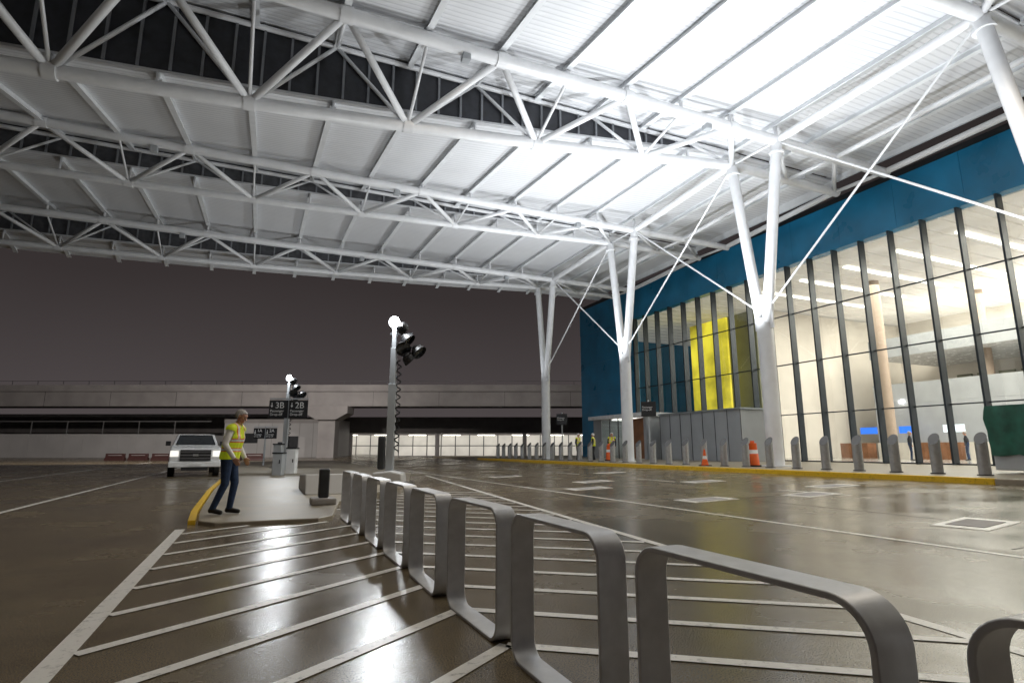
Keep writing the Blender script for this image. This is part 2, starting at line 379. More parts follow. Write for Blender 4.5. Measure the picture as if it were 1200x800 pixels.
# ---------------------------------------------------------------- roof
roof=thing('canopy_roof','white corrugated canopy roof with ribs and dark louvre strips','roof',(0,0,0))
DR=[1,1,1.08,.36,.42,.42]
def zd(s,i=0): return .9 if s<0 else .9-(.13*s-.0013*s*s)*DR[i]
YE=[-3.3]+YC+[44.4]; ZE=[14.9]+ZC+[14.1]
XR=XC+7.4; XL=XC-SM
for i in range(5):
    y0=YE[i]+1.3; z0=ZE[i]; last=(i==4)
    y1=YE[i+1]+(1.3 if not last else -1.0); z1=ZE[i+1]+(1.05 if not last else .6)
    xsr=list(np.arange(XL,XR,1.8))+[XR]
    ny=6; vs=[]
    for x in xsr:
        s=XC-x; za=z0+zd(s,i); zb1=z1 if not last else z1+zd(s,i)-.9
        for j in range(ny+1):
            t=j/ny; vs.append((x,y0+(y1-y0)*t,za+(zb1-za)*t))
    w=ny+1
    fs=[(a*w+j,a*w+j+1,(a+1)*w+j+1,(a+1)*w+j) for a in range(len(xsr)-1) for j in range(ny)]
    m=MB(); m.add(vs,fs,0,False); o=m.obj('roof_deck',DECK,parent=roof,fixn=False)
    sol=o.modifiers.new('s','SOLIDIFY'); sol.thickness=.08; sol.offset=1
    x=XC+5.4; kk=0
    while x>XL:
        s=XC-x; za=z0+zd(s,i)-.05; zb1=(z1 if not last else z1+zd(s,i)-.9)-.05
        m=MB()
        p0=Vector((x,y0+.02,za)); p1=Vector((x,y1-.04,zb1))
        d=(p1-p0).normalized(); up=Vector((1,0,0)).cross(d)
        D_=.27; Wd=.11
        sec=[(-Wd,0),(Wd,0),(Wd,-.03),(.02,-.03),(.02,-D_+.03),(Wd,-D_+.03),(Wd,-D_),(-Wd,-D_),(-Wd,-D_+.03),(-.02,-D_+.03),(-.02,-.03),(-Wd,-.03)]
        vs=[]
        for p in (p0,p1):
            for a,c in sec: vs.append(p+Vector((a,0,0))+up*c)
        q=len(sec); m.add(vs,[(a,(a+1)%q,q+(a+1)%q,q+a) for a in range(q)]+[tuple(range(q)),tuple(range(2*q-1,q-1,-1))])
        m.obj('rib',RIBM,parent=roof,fixn=False)
        if i>0 and s>1:
            zc=z0+.1-(.125*s-.0012*s*s)*TD[i-1]
            if za-.2-zc>.15: MB().tube((x,y0-.05,zc),(x,y0-.05,za-.1),.05,n=8).obj('strut',STEEL,parent=roof,fixn=False)
        x-=2.7; kk+=1
    if not last:
        yw=YE[i+1]+1.34; ztop=ZE[i+1]+1.04
        m=MB(); xx=list(np.arange(XL,XC+.01,2.7))
        for a,c in zip(xx[:-1],xx[1:]):
            m.add([(a,yw,ZE[i+1]+zd(XC-a,i+1)),(c,yw,ZE[i+1]+zd(XC-c,i+1)),(c,yw,ztop),(a,yw,ztop)],[(0,1,2,3)],0)
        x=XC-.6
        while x>XL:
            m.box(x-.04,x+.04,yw-.1,yw-.01,ZE[i+1]+zd(XC-x,i+1)+.0,ztop-.02,1); x-=.9
        m.obj('clerestory_louvre',[LOUV if i<=1 else LOUV2,MULLL],parent=roof)
    if 0<i<4:
        for dx,rr in ((0,.18),(3.8,.12),(7.4,.15)):
            MB().tube((XC+dx,YE[i]+1.2,ZE[i]+.1),(XC+dx,YE[i+1]-1.5,ZE[i+1]),rr,n=14).obj('edge_beam',STEEL,parent=roof)
    if i<4:
        m=MB(); m.box(XR,XR+.12,y0,y1,min(z0+.7,z1-.4),max(z0+.9,z1)+.25); m.obj('roof_edge_trim',RIBM,parent=roof)
for i in range(3):
    for (a,b_) in (((XC,YC[i]+1.2,ZC[i]),(XC,YC[i+1]-.25,7.3)),((XC,YC[i+1]-1.5,ZC[i+1]),(XC,YC[i]+.25,7.3))):
        A=Vector(a);Bv=Vector(b_)
        MB().poly_tube([A,Bv],.045,n=8).obj('tie_rod',STEEL,label='thin white diagonal tie rod between two forked columns',cat='tie rod',group='diagonal tie rods')
# ---------------------------------------------------------------- terminal
T=thing('terminal_building','terminal hall with tall lit glass facade and blue band','building',(0,0,0))
FX=30.0
m=MB()
y=-8
while y<50: 
    m.box(FX-.25,FX+.3,y+.006,min(y+3.2,50)-.006,12.5,15.2); y+=3.2
m.box(FX-.2,FX+.28,-8,50,12.52,15.15); m.obj('fascia',BLUE,parent=T)
m=MB(); y=40.9
while y<50:
    for z in (.42,3.4,6.4,9.4): m.box(FX-.22,FX+.3,y+.006,min(y+1.52,50)-.006,z+.006,min(z+3.0,12.49)-.006)
    y+=1.52
m.box(FX-.19,FX+.28,40.92,49.98,.43,12.49); m.box(FX+.3,FX+25,49.5,49.98,.42,15.1)
m.obj('wall',BLUE,parent=T)
MB().box(FX-.1,FX+26,-8,50,15.2,15.6).obj('roof',DARK,parent=T)
yy=-8.0
while yy<40.7:
    MB().add([(FX,yy+1.58,.5),(FX,yy+.05,.5),(FX,yy+.05,12.5),(FX,yy+1.58,12.5)],[(0,1,2,3)]).obj('glass_pane',GLASS,parent=T,fixn=False)
    m=MB(); m.box(FX-.34,FX+.12,yy-.045,yy+.045,.42,12.5)
    m.obj('mullion',MULL,parent=T)
    yy+=1.63
for z in (3.2,6.3,9.4): MB().box(FX-.04,FX+.06,-8,40.8,z,z+.06).obj('transom',MULL,parent=T)
MB().box(FX-.28,FX+.12,40.72,40.88,.42,12.5).obj('mullion',MULL,parent=T)
MB().box(FX-.1,FX+.4,-8,40.7,.42,.49).obj('sill',DARK,parent=T)
MB().box(FX+.4,56,-8,49.4,.4,.46).obj('interior_floor',INFLOOR,parent=T)
m=MB(); m.box(FX+.35,56,-8,49.4,12.6,12.8,0)
for y in np.arange(-8,49,1.2): m.box(FX+.4,56,y,y+1.05,12.48,12.58,0)
m.obj('interior_ceiling',INCEIL,parent=T)
MB().box(54,54.3,-8,49.4,.46,12.5).obj('interior_wall',INWALL,parent=T)
MB().box(FX+.4,54,-8.3,-8,.46,12.5).obj('interior_wall',INWALL,parent=T)
for (x,y) in [(38,5.1),(38,11.6),(38,24.6),(47,2),(47,9),(47,16),(47,23)]:
    MB().tube((x,y,.46),(x,y,12.5),.4,n=24).obj('interior_column',BEIGE,parent=T)
for z in (4.6,8.2):
    MB().box(45.0,53.9,-7.9,30,z,z+.5).obj('mezzanine_floor',WHITE,parent=T); MB().box(44.9,45.0,-7.9,30,z,z+1.5).obj('balustrade',GREY,parent=T)
m=MB()
for y in np.arange(-7,29,1.5): m.box(53.8,53.95,y,y+1.1,5.6,7.3)
for y in np.arange(-7,29,3): m.box(53.8,53.95,y,y+2.4,9.6,11.2)
m.each('interior_window',PART,T)
MB().box(36.5,36.8,33.5,40.7,.46,12.4).obj('added_partition',PART,parent=T); MB().box(36.8,54,33.2,33.5,.46,12.4).obj('added_partition',INWALL,parent=T)  # dark wall added to make this end of the hall look dimmer
MB().box(35.4,35.6,35.6,40.0,4.4,12.1).obj('yellow_panel',YEL,parent=T)
for y in np.arange(-6,31,3.2): MB().box(33,44,y,y+.28,12.36,12.44).obj('ceiling_light',TUBE,parent=T)
k=0
for y in np.arange(-4,30,3.0):
    MB().box(42,43,y,y+2.2,.46,1.6).obj('check_in_desk',BROWN if k%2 else INWALL,parent=T)
    MB().box(43.4,43.5,y+.1,y+1.4,2.3,2.8,0).obj('display_screen',SCR if k%3 else SCRW,parent=T); k+=1
MB().box(44.9,45.2,-7.9,30,.46,4.59).obj('interior_wall',GREY,parent=T)
V=thing('entrance_vestibule','light grey panelled porch block against the glass facade','porch',(28,29.5,.42))
MB().box(-1.6,1.5,-3.6,4.0,0,3.1).obj('wall',GREY,parent=V,bevel=.02)
m=MB()
for y in np.arange(-3.6,4.0,1.08): m.box(-1.63,-1.6,y-.012,y+.012,0,3.1)
m.obj('panel_joint',DARK,parent=V)
MB().box(-1.7,1.52,-3.7,4.1,3.1,3.2).obj('coping',MULEDGE,parent=V)
V=thing('entrance_kiosk','small glazed entrance lobby with brown timber panel and flat roof','lobby',(28,38.2,.42))
MB().box(-2,1.5,2.4,3.6,0,3.1).obj('wall',GREY,parent=V); MB().box(-2,1.5,-3.6,-3.3,0,3.1).obj('wall',GREY,parent=V); MB().box(1.2,1.5,-3.3,2.4,0,3.1).obj('wall',GREY,parent=V)
MB().box(-2.0,-1.9,-3.3,-1.3,.05,3.0).obj('timber_panel',BROWN,parent=V)
for y in (-1.2,0,1.2): 
    MB().box(-1.98,-1.92,y,y+.06,0,3.1).obj('door_frame',DARK,parent=V)
    MB().box(-1.96,-1.94,y+.07,y+1.18,.02,3.05).obj('glass_door',GLASS,parent=V)
MB().box(-2.4,1.6,-3.8,3.8,3.1,3.4).obj('roof',WHITE,parent=V,bevel=.02)
MB().box(-1.5,1,-1,1.6,3.02,3.08).obj('ceiling_light',TUBE,parent=V)
# ---------------------------------------------------------------- overpass & backdrop
RZ=-TH
def at(X,Y,z=0): a,b_=C2W(X,Y); return (a,b_,z)
O=thing('overpass','long concrete elevated road with parapet and railing','bridge',at(-30,78),RZ)
MB().box(-70,50,0,1,6.9,8.9).obj('girder',CONC2,parent=O)
MB().box(-70,50,-.35,-.02,8.9,9.8).obj('parapet',CONC2,parent=O)
m=MB()
for x in np.arange(-70,50,9): m.box(x-.02,x+.02,-.02,-.0,6.9,8.88)
m.obj('girder_joint',DARK,parent=O)
m=MB(); m.box(-70,50,-.3,-.26,10.3,10.34)
for x in np.arange(-70,50,3.5): m.box(x-.025,x+.025,-.3,-.26,9.8,10.3)
m.obj('railing',DARK,parent=O)
MB().box(-70,50,1,14,7.6,8.8).obj('deck_slab',CONC2,parent=O)
for X in (-25,-78,13):
    x=X+30
    MB().prism([(x-2.9,6.88),(x+2.9,6.88),(x+2.9,5.9),(x+1.3,5.0),(x-1.3,5.0),(x-2.9,5.9)],-1.2,2,'y').obj('pier_cap',CONC2,parent=O,bevel=.06)
    MB().box(x-1.15,x+1.15,-.6,1.4,-.05,5.0).obj('pier',CONC2,parent=O,bevel=.06)
O2=thing('underpass_deck','dark lower road deck behind the overpass','bridge',at(-30,92),RZ)
MB().box(-70,60,0,8,3.7,6.2).obj('deck_slab',CONCD,parent=O2)
m=MB()
for x in np.arange(-66,56,14): m.box(x-.3,x+.3,.5,1.1,-.05,3.7)
m.each('pier',CONC2,O2)
W=thing('lit_panel_wall','long white panelled wall lit by strip lamps under the road','wall',at(-8,102),RZ)
m=MB(); 
for x in np.arange(-32,30,2.5): m.box(x+.09,x+2.41,0,.3,0,1.65); m.box(x+.09,x+2.41,0,.3,1.8,3.6)
m.box(-32,30,.1,.28,0,3.55,1); m.obj('wall_panels',[WALLW,DARK],parent=W)
m=MB()
for x in np.arange(-28,30,6): m.box(x,x+3,-1.35,-1.25,3.5,3.6)
m.each('strip_lamp',emis('road_strip_lamp',(1,.95,.85),5),W)
W=thing('grey_service_building','low grey panelled service building beyond the road','building',at(-34,84),RZ)
MB().box(-8,8.6,0,6,0,5.4).obj('wall',PGREY,parent=W)
m=MB(); m.box(-8.05,8.65,-.06,0,4.9,5.45)
for x in np.arange(-7,8.6,2): m.box(x-.03,x+.03,-.03,0,0,4.9)
m.obj('trim',CONC2,parent=W)
MB().box(-5,-3,-.04,-.005,2,3.4).obj('window',DARK,parent=W); MB().box(1.1,2.9,-.04,-.005,0,3).obj('door',DARK,parent=W)
W=thing('boundary_wall','pale panelled boundary wall with fence posts on top','wall',at(-62,80),RZ)
m=MB()
for x in np.arange(-30,20,2.5): m.box(x+.03,x+2.47,0,.4,0,3.2)
m.box(-30,20,.05,.35,0,3.15); m.obj('wall',PGREY,parent=W)
m=MB()
for x in np.arange(-30,20,5): m.box(x-.04,x+.04,.1,.2,3.2,5)
m.box(-30,20,.12,.18,4.9,5); m.obj('fence',STAIN,parent=W)
MB().box(-30,22,14,14.4,0,6.8).obj('wall',PGREY,parent=W)
jb=None
for k in range(7):
    p=at(-41+2.4*k,60,0)
    if jb is None:
        jb=thing('road_barrier','dull red plastic road barrier across the far lane','barrier',p,RZ,group='road barriers across the far lanes')
        m=MB(); m.prism([(-.28,0),(.28,0),(.2,.2),(.08,.35),(.07,.7),(-.07,.7),(-.08,.35),(-.2,.2)],-1,1,'y')
        m.obj('barrier_shell',RED,parent=jb,rz=math.pi/2,bevel=.02)
        MB().box(-.7,.7,-.1,-.085,.5,.55).obj('reflective_band',CONC2,parent=jb)
    else: copy_tree(jb,p,RZ)
# ---------------------------------------------------------------- light towers
def light_tower(loc,rz,label):
    r=thing('light_tower',label,'light tower',loc,rz,group='mobile light towers')
    MB().prism([(-.5,0),(.5,0),(.45,.34),(.1,.42),(-.45,.36)],-.4,.4,'y').obj('ballast_block',PGREY,parent=r,bevel=.05)
    m=MB(); m.beam((-.8,0,.08),(.8,0,.08),.1,.08); m.obj('outrigger',STAIN,parent=r); m=MB(); m.beam((0,-.8,.075),(0,.8,.075),.1,.075); m.obj('outrigger',STAIN,parent=r)
    MB().box(-.36,-.14,-.25,.0,.45,1.5).obj('control_box',DARK,parent=r,bevel=.06)
    m=MB(); m.box(-.12,.12,-.12,.12,.36,3.2); m.box(-.095,.095,-.095,.095,3.2,4.4); m.box(-.07,.07,-.07,.07,4.4,5.1); m.obj('mast',GREY,parent=r,bevel=.01)
    m=MB(); pts=[(.19+.07*math.cos(t*1.0),.07*math.sin(t),1.0+t*.04) for t in np.arange(0,75,.5)]; m.poly_tube(pts,.022,n=6); m.obj('coiled_cable',RUB,parent=r,fixn=False)
    MB().box(-.15,.6,-.03,.03,4.85,4.92).obj('crossbar',DARK,parent=r)
    for (x,z,lit,d) in ((.0,5.28,1,(-.25,-.85,-.1)),(.24,5.12,1,(.1,.9,-.3)),(.42,4.7,0,(.75,-.2,-.75)),(.8,4.3,0,(.7,-.3,-.7)),(.5,4.05,0,(.6,.3,-.6)),(.3,4.4,0,(.2,-.8,-.5))):
        c=Vector((x,0,z)); d=Vector(d).normalized(); q=1 if lit else 1.3
        m=MB(); m.tube(c-d*.16*q,c-d*.06*q,.07*q,.16*q,n=18); m.tube(c-d*.06*q,c+d*.08*q,.16*q,.2*q,n=18,cap=False); m.tube(c-d*.16*q,Vector((x*.5,0,z+.1)),.025,n=8)
        hd=m.obj('lamp_head',BLACK,parent=r,fixn=False)
        m=MB(); m.tube(c+d*.02,c+d*.03,.18*q,n=18); m.obj('lamp_lens',LAMP if lit else CARGLASS,parent=hd)
    return r
light_tower((3.95,18.7,IZ),RZ,'light tower on ballast block with lit lamps on the island')
light_tower((1.5,36.5,IZ),RZ,'light tower with lit lamps beside the hanging signs')
# ---------------------------------------------------------------- signs
def sign(loc,t1,t2,zb0,w=1.0,hh=.95,ts=.46,ps=.185):
    r=thing('lane_sign','black double lane sign with white lettering on a steel post','sign',loc,RZ,group='passenger drop-off lane signs')
    MB().tube((0,0,0),(0,0,zb0+hh+.12),.06,n=12).obj('post',GREY,parent=r)
    MB().box(-w-.04,w+.04,-.03,.03,zb0+hh+.05,zb0+hh+.12).obj('crossarm',GREY,parent=r)
    for sx,t in ((-1,t1),(1,t2)):
        x0=-w-.03 if sx<0 else .03
        bd=MB().box(x0,x0+w,-.1,-.06,zb0,zb0+hh).obj('sign_board',BLACK,parent=r,bevel=.01)
        text(bd,t,ts,(x0+.32*w,-.106,zb0+hh-ts*.92),(math.pi/2,0,0),REFL)
        text(bd,'Passenger\nDrop-off',ps,(x0+.07*w,-.106,zb0+hh-ts*.92-.2),(math.pi/2,0,0),REFL)
        m=MB(); z=zb0+hh-.25; c=x0+.15*w
        m.add([(c-.02,-.106,z+.12),(c+.02,-.106,z+.12),(c+.02,-.106,z-.03),(c+.07,-.106,z-.03),(c,-.106,z-.14),(c-.07,-.106,z-.03),(c-.02,-.106,z-.03)],[tuple(range(7))]); m.obj('arrow',REFL,parent=bd)
sign(at(-11.9,30.5,IZ),'3B','2B',2.7)
sign(at(-17.1,40,IZ),'1A','2A',1.8,w=.78,hh=.72,ts=.3,ps=.135)
for (p,q,l) in ((19.6,25.8,'black pavement sign board on a post'),(20.6,37.5,'small black sign on a post near the column')):
    r=thing('pavement_sign',l,'sign',(p,q,.42),-math.radians(35))
    MB().tube((0,0,0),(0,0,3.4),.05).obj('post',GREY,parent=r); bd=MB().box(-.4,.4,-.1,-.06,2.5,3.3).obj('sign_board',BLACK,parent=r,bevel=.01)
    text(bd,'Passenger\nDrop-off',.14,(-.34,-.106,2.95),(math.pi/2,0,0),REFL)
# ---------------------------------------------------------------- pickup truck
def pickup(loc,rz):
    r=thing('pickup_truck','white pickup truck facing forward in the traffic lane','truck',loc,rz)
    m=MB(); prof=[(-2.75,.5),(-2.82,.8),(-2.78,1.08),(-2.6,1.2),(-1.3,1.3),(1.25,1.28),(2.8,1.28),(2.8,.55)]
    m.prism(prof,-.97,.97,'x'); m.obj('body',WHITE,parent=r,bevel=.06)
    lo=[(-1.35,1.27),(1.2,1.27)]; hi=[(-.55,1.82),(.85,1.82)]
    vs=[(-.92,lo[0][0],lo[0][1]),(.92,lo[0][0],lo[0][1]),(.92,lo[1][0],lo[1][1]),(-.92,lo[1][0],lo[1][1]),(-.74,hi[0][0],hi[0][1]),(.74,hi[0][0],hi[0][1]),(.74,hi[1][0],hi[1][1]),(-.74,hi[1][0],hi[1][1])]
    m=MB(); m.add(vs,[(0,3,2,1),(4,5,6,7),(0,1,5,4),(1,2,6,5),(2,3,7,6),(3,0,4,7)]); m.obj('cabin',WHITE,parent=r,bevel=.05)
    def lerp(a,b_,t): return tuple(a[i]+(b_[i]-a[i])*t for i in range(3))
    def pane(q,nm,off):
        q=[tuple(c+o for c,o in zip(p,off)) for p in q]; MB().add(q,[(0,1,2,3)]).obj(nm,CARGLASS,parent=r)
    a,b_,c,d=vs[0],vs[1],vs[5],vs[4]
    pane([lerp(lerp(a,b_,.06),lerp(d,c,.06),.1),lerp(lerp(a,b_,.94),lerp(d,c,.94),.1),lerp(lerp(a,b_,.93),lerp(d,c,.93),.92),lerp(lerp(a,b_,.07),lerp(d,c,.07),.92)],'windscreen',(0,-.012,.012))
    for q,off in (((1,2,6,5),(.01,0,.003)),((3,0,4,7),(-.01,0,.003))):
        a,b_,c,d=[vs[i] for i in q]
        pane([lerp(lerp(a,b_,.08),lerp(d,c,.08),.12),lerp(lerp(a,b_,.92),lerp(d,c,.92),.12),lerp(lerp(a,b_,.92),lerp(d,c,.92),.88),lerp(lerp(a,b_,.08),lerp(d,c,.08),.88)],'side_window',off)
    m=MB(); m.box(-.58,.58,-2.86,-2.8,.66,1.12,0)
    for z in (.76,.9,1.04): m.box(-.58,.58,-2.88,-2.86,z-.008,z+.008,1)
    m.box(-.1,.1,-2.89,-2.87,.86,.94,1)
    m.obj('grille',[BLACK,STAIN],parent=r)
    MB().box(-.98,.98,-2.95,-2.78,.4,.62).obj('bumper',WHITE,parent=r,bevel=.03)
    MB().box(-.5,.5,-2.97,-2.94,.26,.4).obj('air_dam',BLACK,parent=r)
    MB().box(-.25,.25,-2.97,-2.95,.46,.58).obj('number_plate',REFL,parent=r)
    for s in (-1,1):
        MB().box(min(s*.64,s*.95),max(s*.64,s*.95),-2.86,-2.75,.84,1.08).obj('headlight',HEADL,parent=r,bevel=.02)
        MB().box(min(s*.98,s*1.18),max(s*.98,s*1.18),-1.05,-.95,1.3,1.5).obj('wing_mirror',BLACK,parent=r,bevel=.02)
        for y in (-1.85,1.75):
            w=MB().tube((s*.74,y,.38),(s*.99,y,.38),.38,n=26).obj('tyre',RUB,parent=r,bevel=.03); MB().tube((s*.98,y,.38),(s*1.0,y,.38),.22,n=18).obj('rim',STAIN,parent=w)
pickup(at(-14.9,27.2,.0),math.radians(6.0))
# ---------------------------------------------------------------- site items
def barrel(loc):
    r=thing('traffic_barrel','orange traffic barrel with white reflective band','traffic barrel',loc,group='orange traffic barrels')
    m=MB(); zs=[0,.28,.30,.52,.54,.70,.72,.98]; rr=[.24,.23,.22,.215,.2,.195,.18,.17]
    for k in range(7): m.tube((0,0,zs[k]),(0,0,zs[k+1]),rr[k],rr[k+1],n=20,cap=k in(6,),mi=1 if k==4 else 0)
    m.obj('barrel_body',[ORANGE,REFL],parent=r); MB().tube((0,0,0),(0,0,.07),.3,n=20).obj('base_ring',RUB,parent=r)
    MB().box(-.1,.1,-.02,.02,.981,1.08).obj('handle',ORANGE,parent=r); return r
b0=barrel((19.3,18.4,.42))
copy_tree(b0,(20.9,29.9,.42)); copy_tree(b0,(20.4,31.0,.42))
def cone(loc):
    r=thing('traffic_cone','orange traffic cone with white collar','traffic cone',loc)
    m=MB(); m.tube((0,0,.03),(0,0,.3),.16,.1,n=18,mi=0,cap=False); m.tube((0,0,.3),(0,0,.44),.1,.075,n=18,mi=1,cap=False); m.tube((0,0,.44),(0,0,.72),.075,.03,n=18,mi=0)
    m.obj('cone_body',[ORANGE,REFL],parent=r); MB().box(-.2,.2,-.2,.2,0,.04).obj('base',RUB,parent=r,bevel=.01); return r
c0=cone((18.2,20.1,.42))
r=thing('covered_skip','large bin covered by wrinkled dark green tarpaulin','skip',(21.75,9.35,.42))
MB().box(-1.0,1.0,-1.0,1.0,.1,.6).obj('skip_body',GREY,parent=r,bevel=.03)
N=14; m=MB(); vs=[];fs=[]
ring=[(-1,-1+2*i/N) for i in range(N)]+[(-1+2*i/N,1) for i in range(N)]+[(1,1-2*i/N) for i in range(N)]+[(1-2*i/N,-1) for i in range(N)]
LV=8
for j in range(LV+1):
    for a,(x,y) in enumerate(ring):
        q=1.05+.03*math.sin(a*1.7+j*.4)+random.uniform(-.015,.015)-(0 if j<LV else .03)
        vs.append((x*q,y*q,.55+1.5*j/LV+(random.uniform(-.04,.04) if j<LV else 0)))
R=len(ring)
for j in range(LV):
    for a in range(R): fs.append((j*R+a,j*R+(a+1)%R,(j+1)*R+(a+1)%R,(j+1)*R+a))
fs.append(tuple(range(LV*R,LV*R+R))); m.add(vs,fs,0,True); m.obj('tarpaulin',GREEN,parent=r)
r=thing('concrete_block','low sloped concrete block on the traffic island','block',(1.6,16.2,IZ),0)
MB().prism([(-1.2,0),(1.2,0),(1.1,.4),(-.9,.48)],-.45,.45,'x').obj('block_body',PGREY,parent=r,bevel=.03)
for k,(x,y) in enumerate(((.9,26.5),(1.5,28.0),(1.0,31.0))):
    r=thing('utility_cabinet','small pale utility cabinet with dark cap on the island','cabinet',(x,y,IZ),RZ,group='utility cabinets on the island')
    h_=.9+.2*(k%3)
    MB().box(-.2,.2,-.18,.18,0,h_).obj('cabinet_body',WHITE if k%2 else GREY,parent=r,bevel=.02)
    MB().box(-.23,.23,-.2,.2,h_,h_+.06).obj('cap',DARK,parent=r)
    MB().box(.08,.12,-.2,-.18,.5,.65).obj('handle',BLACK,parent=r)
r=thing('weighted_post','short dark wrapped post on a concrete foot beside the hoops','post',(1.3,12.4,IZ))
MB().box(-.1,.1,-.1,.1,.13,.7).obj('post_body',DARK,parent=r,bevel=.03); MB().box(-.24,.24,-.24,.24,0,.13).obj('base',CONC2,parent=r,bevel=.03)
# ---------------------------------------------------------------- people
def caps(p0,p1,r0,r1,n=14,k=5):
    p0=Vector(p0);p1=Vector(p1); d=(p1-p0); L=d.length; d=d/L if L>1e-6 else Vector((0,0,1)); a=d.orthogonal().normalized(); b_=d.cross(a)
    rings=[]
    for j in range(k+1):
        t=math.pi/2*j/k; rings.append((p0-d*r0*math.cos(t),max(1e-4,r0*math.sin(t))))
    for j in range(k+1):
        t=math.pi/2*j/k; rings.append((p1+d*r1*math.sin(t),max(1e-4,r1*math.cos(t))))
    vs=[c+r*(math.cos(2*math.pi*i/n)*a+math.sin(2*math.pi*i/n)*b_) for c,r in rings for i in range(n)]
    fs=[(q*n+i,q*n+(i+1)%n,(q+1)*n+(i+1)%n,(q+1)*n+i) for q in range(len(rings)-1) for i in range(n)]
    fs+=[tuple(range(n-1,-1,-1)),tuple(range(len(vs)-n,len(vs)))]
    return vs,fs
def person(loc,rz,pose,label,voxel,top,legs,vest=True,hair=HAIR,scale=1,detail=True,group=None,helmet=False):
    root=thing('person',label,'person',loc,rz,group)
    root.scale=(scale,)*3
    prim=[]
    J=pose
    def A(a,b_,r0,r1,t): prim.append((Vector(J[a] if isinstance(a,str) else a),Vector(J[b_] if isinstance(b_,str) else b_),r0,r1,t))
    for s in (-1,1):
        sy=Vector((0,s*.07,0))
        A(Vector(J['pelvis'])+Vector((0,s*.065,.0)),Vector(J['belly'])+Vector((0,s*.06,0)),.118,.115,'legs' )
        A(Vector(J['belly'])+Vector((0,s*.06,.02)),Vector(J['chest'])+sy,.12,.122,'torso')
        A(Vector(J['chest'])+sy,Vector(J['neckb'])+Vector((0,s*.08,-.07)),.122,.075,'torso')
        k='l' if s>0 else 'r'
        A(Vector(J['neckb'])+Vector((0,s*.04,-.03)),k+'sh',.06,.066,'torso')
        A(k+'sh',k+'el',.062,.05,'arm'); A(k+'el',k+'wr',.048,.036,'arm')
        A(Vector(J['pelvis'])+Vector((0,s*.085,-.03)),k+'kn',.1,.066,'legs'); A(k+'kn',k+'an',.064,.052,'legs')
        an=Vector(J[k+'an']); to=Vector(J[k+'to'])
        A(an+Vector((-.02,0,-.035)),to,.047,.038,'shoe'); A(an,an+Vector((-.03,0,-.04)),.05,.045,'shoe')
        wr=Vector(J[k+'wr']); el=Vector(J[k+'el']); d=(wr-el).normalized(); fw=Vector((1,0,0)); fw=(fw-d*fw.dot(d)).normalized()
        A(wr+d*.02,wr+d*.04,.026,.024,'skin')
        for q in range(4):
            base=wr+d*.04+fw*(.027-.018*q); kn=wr+d*.095+fw*(.03-.02*q)
            A(base,kn,.016,.012,'skin')
            if detail:
                ln=(.036,.042,.04,.03)[q]; ins=Vector((0,-s,0))*.3
                m1=kn+(d+ins*.5).normalized()*ln; A(kn,m1,.0095,.009,'skin'); A(m1,m1+(d+ins*2).normalized()*ln*.8,.009,.0075,'skin')
        t0=wr+d*.04+fw*.022; t1=t0+(d+fw*1.1).normalized()*.045; A(t0,t1,.014,.011,'skin'); A(t1,t1+(d+fw*.2).normalized()*.03,.011,.009,'skin')
    nb=Vector(J['neckb']); h=Vector(J['head']); A(nb,h+Vector((-.01,0,-.06)),.062,.055,'skin')
    f=Vector(J.get('face',(1,0,-.15))).normalized(); up=Vector((0,0,1)); up=(up-f*up.dot(f)).normalized(); sd=up.cross(f)
    A(h+up*.035-f*.02,h+up*.03+f*.012,.088,.08,'skin'); A(h-up*.04+f*.025,h-up*.065+f*.05,.062,.038,'skin')
    A(h+up*.02+f*.08,h-up*.015+f*.105,.010,.016,'skin')
    A(h+up*.045+f*.07-sd*.03,h+up*.045+f*.07+sd*.03,.022,.022,'skin')
    A(h-up*.045+f*.075-sd*.015,h-up*.045+f*.075+sd*.015,.014,.014,'skin')
    for s in (-1,1): A(h+sd*s*.078-up*.005,h+sd*s*.084+up*.03,.014,.017,'skin')
    V=[];F=[]
    for p0,p1,r0,r1,t in prim:
        a,b_=caps(p0,p1,r0,r1); o=len(V); V+=[tuple(x) for x in a]; F+=[[i+o for i in q] for q in b_]
    me=bpy.data.meshes.new('tmp'); me.from_pydata(V,[],F); o=bpy.data.objects.new('tmp',me); COL.objects.link(o)
    rm=o.modifiers.new('r','REMESH'); rm.mode='VOXEL'; rm.voxel_size=voxel
    sm=o.modifiers.new('s','SMOOTH'); sm.factor=.5; sm.iterations=3 if detail else 1
    bpy.context.view_layer.update()
    me2=bpy.data.meshes.new_from_object(o.evaluated_get(bpy.context.evaluated_depsgraph_get())); bpy.data.objects.remove(o)
    me2.name='body'
    tags=['torso','arm','legs','shoe','skin']; mats=[top,top,legs,SHOE,SKIN]
    me2.materials.clear()
    for mm in mats: me2.materials.append(mm)
    nf=len(me2.polygons); cen=np.zeros(nf*3); me2.polygons.foreach_get('center',cen); cen=cen.reshape(-1,3)
    best=np.full(nf,1e9); idx=np.zeros(nf,int)
    for p0,p1,r0,r1,t in prim:
        a=np.array(p0);d=np.array(p1)-a; L=max(d@d,1e-9); tt=np.clip(((cen-a)@d)/L,0,1); q=a+tt[:,None]*d
        dist=np.linalg.norm(cen-q,axis=1)-(r0+(r1-r0)*tt); sel=dist<best; best[sel]=dist[sel]; idx[sel]=tags.index(t)
    me2.polygons.foreach_set('material_index',idx.astype(np.int32)); me2.polygons.foreach_set('use_smooth',np.ones(nf,bool)); me2.update()
    bo=bpy.data.objects.new('body',me2); COL.objects.link(bo); bo.parent=root
    nv=len(me2.vertices); co=np.zeros(nv*3); me2.vertices.foreach_get('co',co); co=co.reshape(-1,3)
    no=np.zeros(nv*3); me2.vertex_normals.foreach_get('vector',no); no=no.reshape(-1,3)
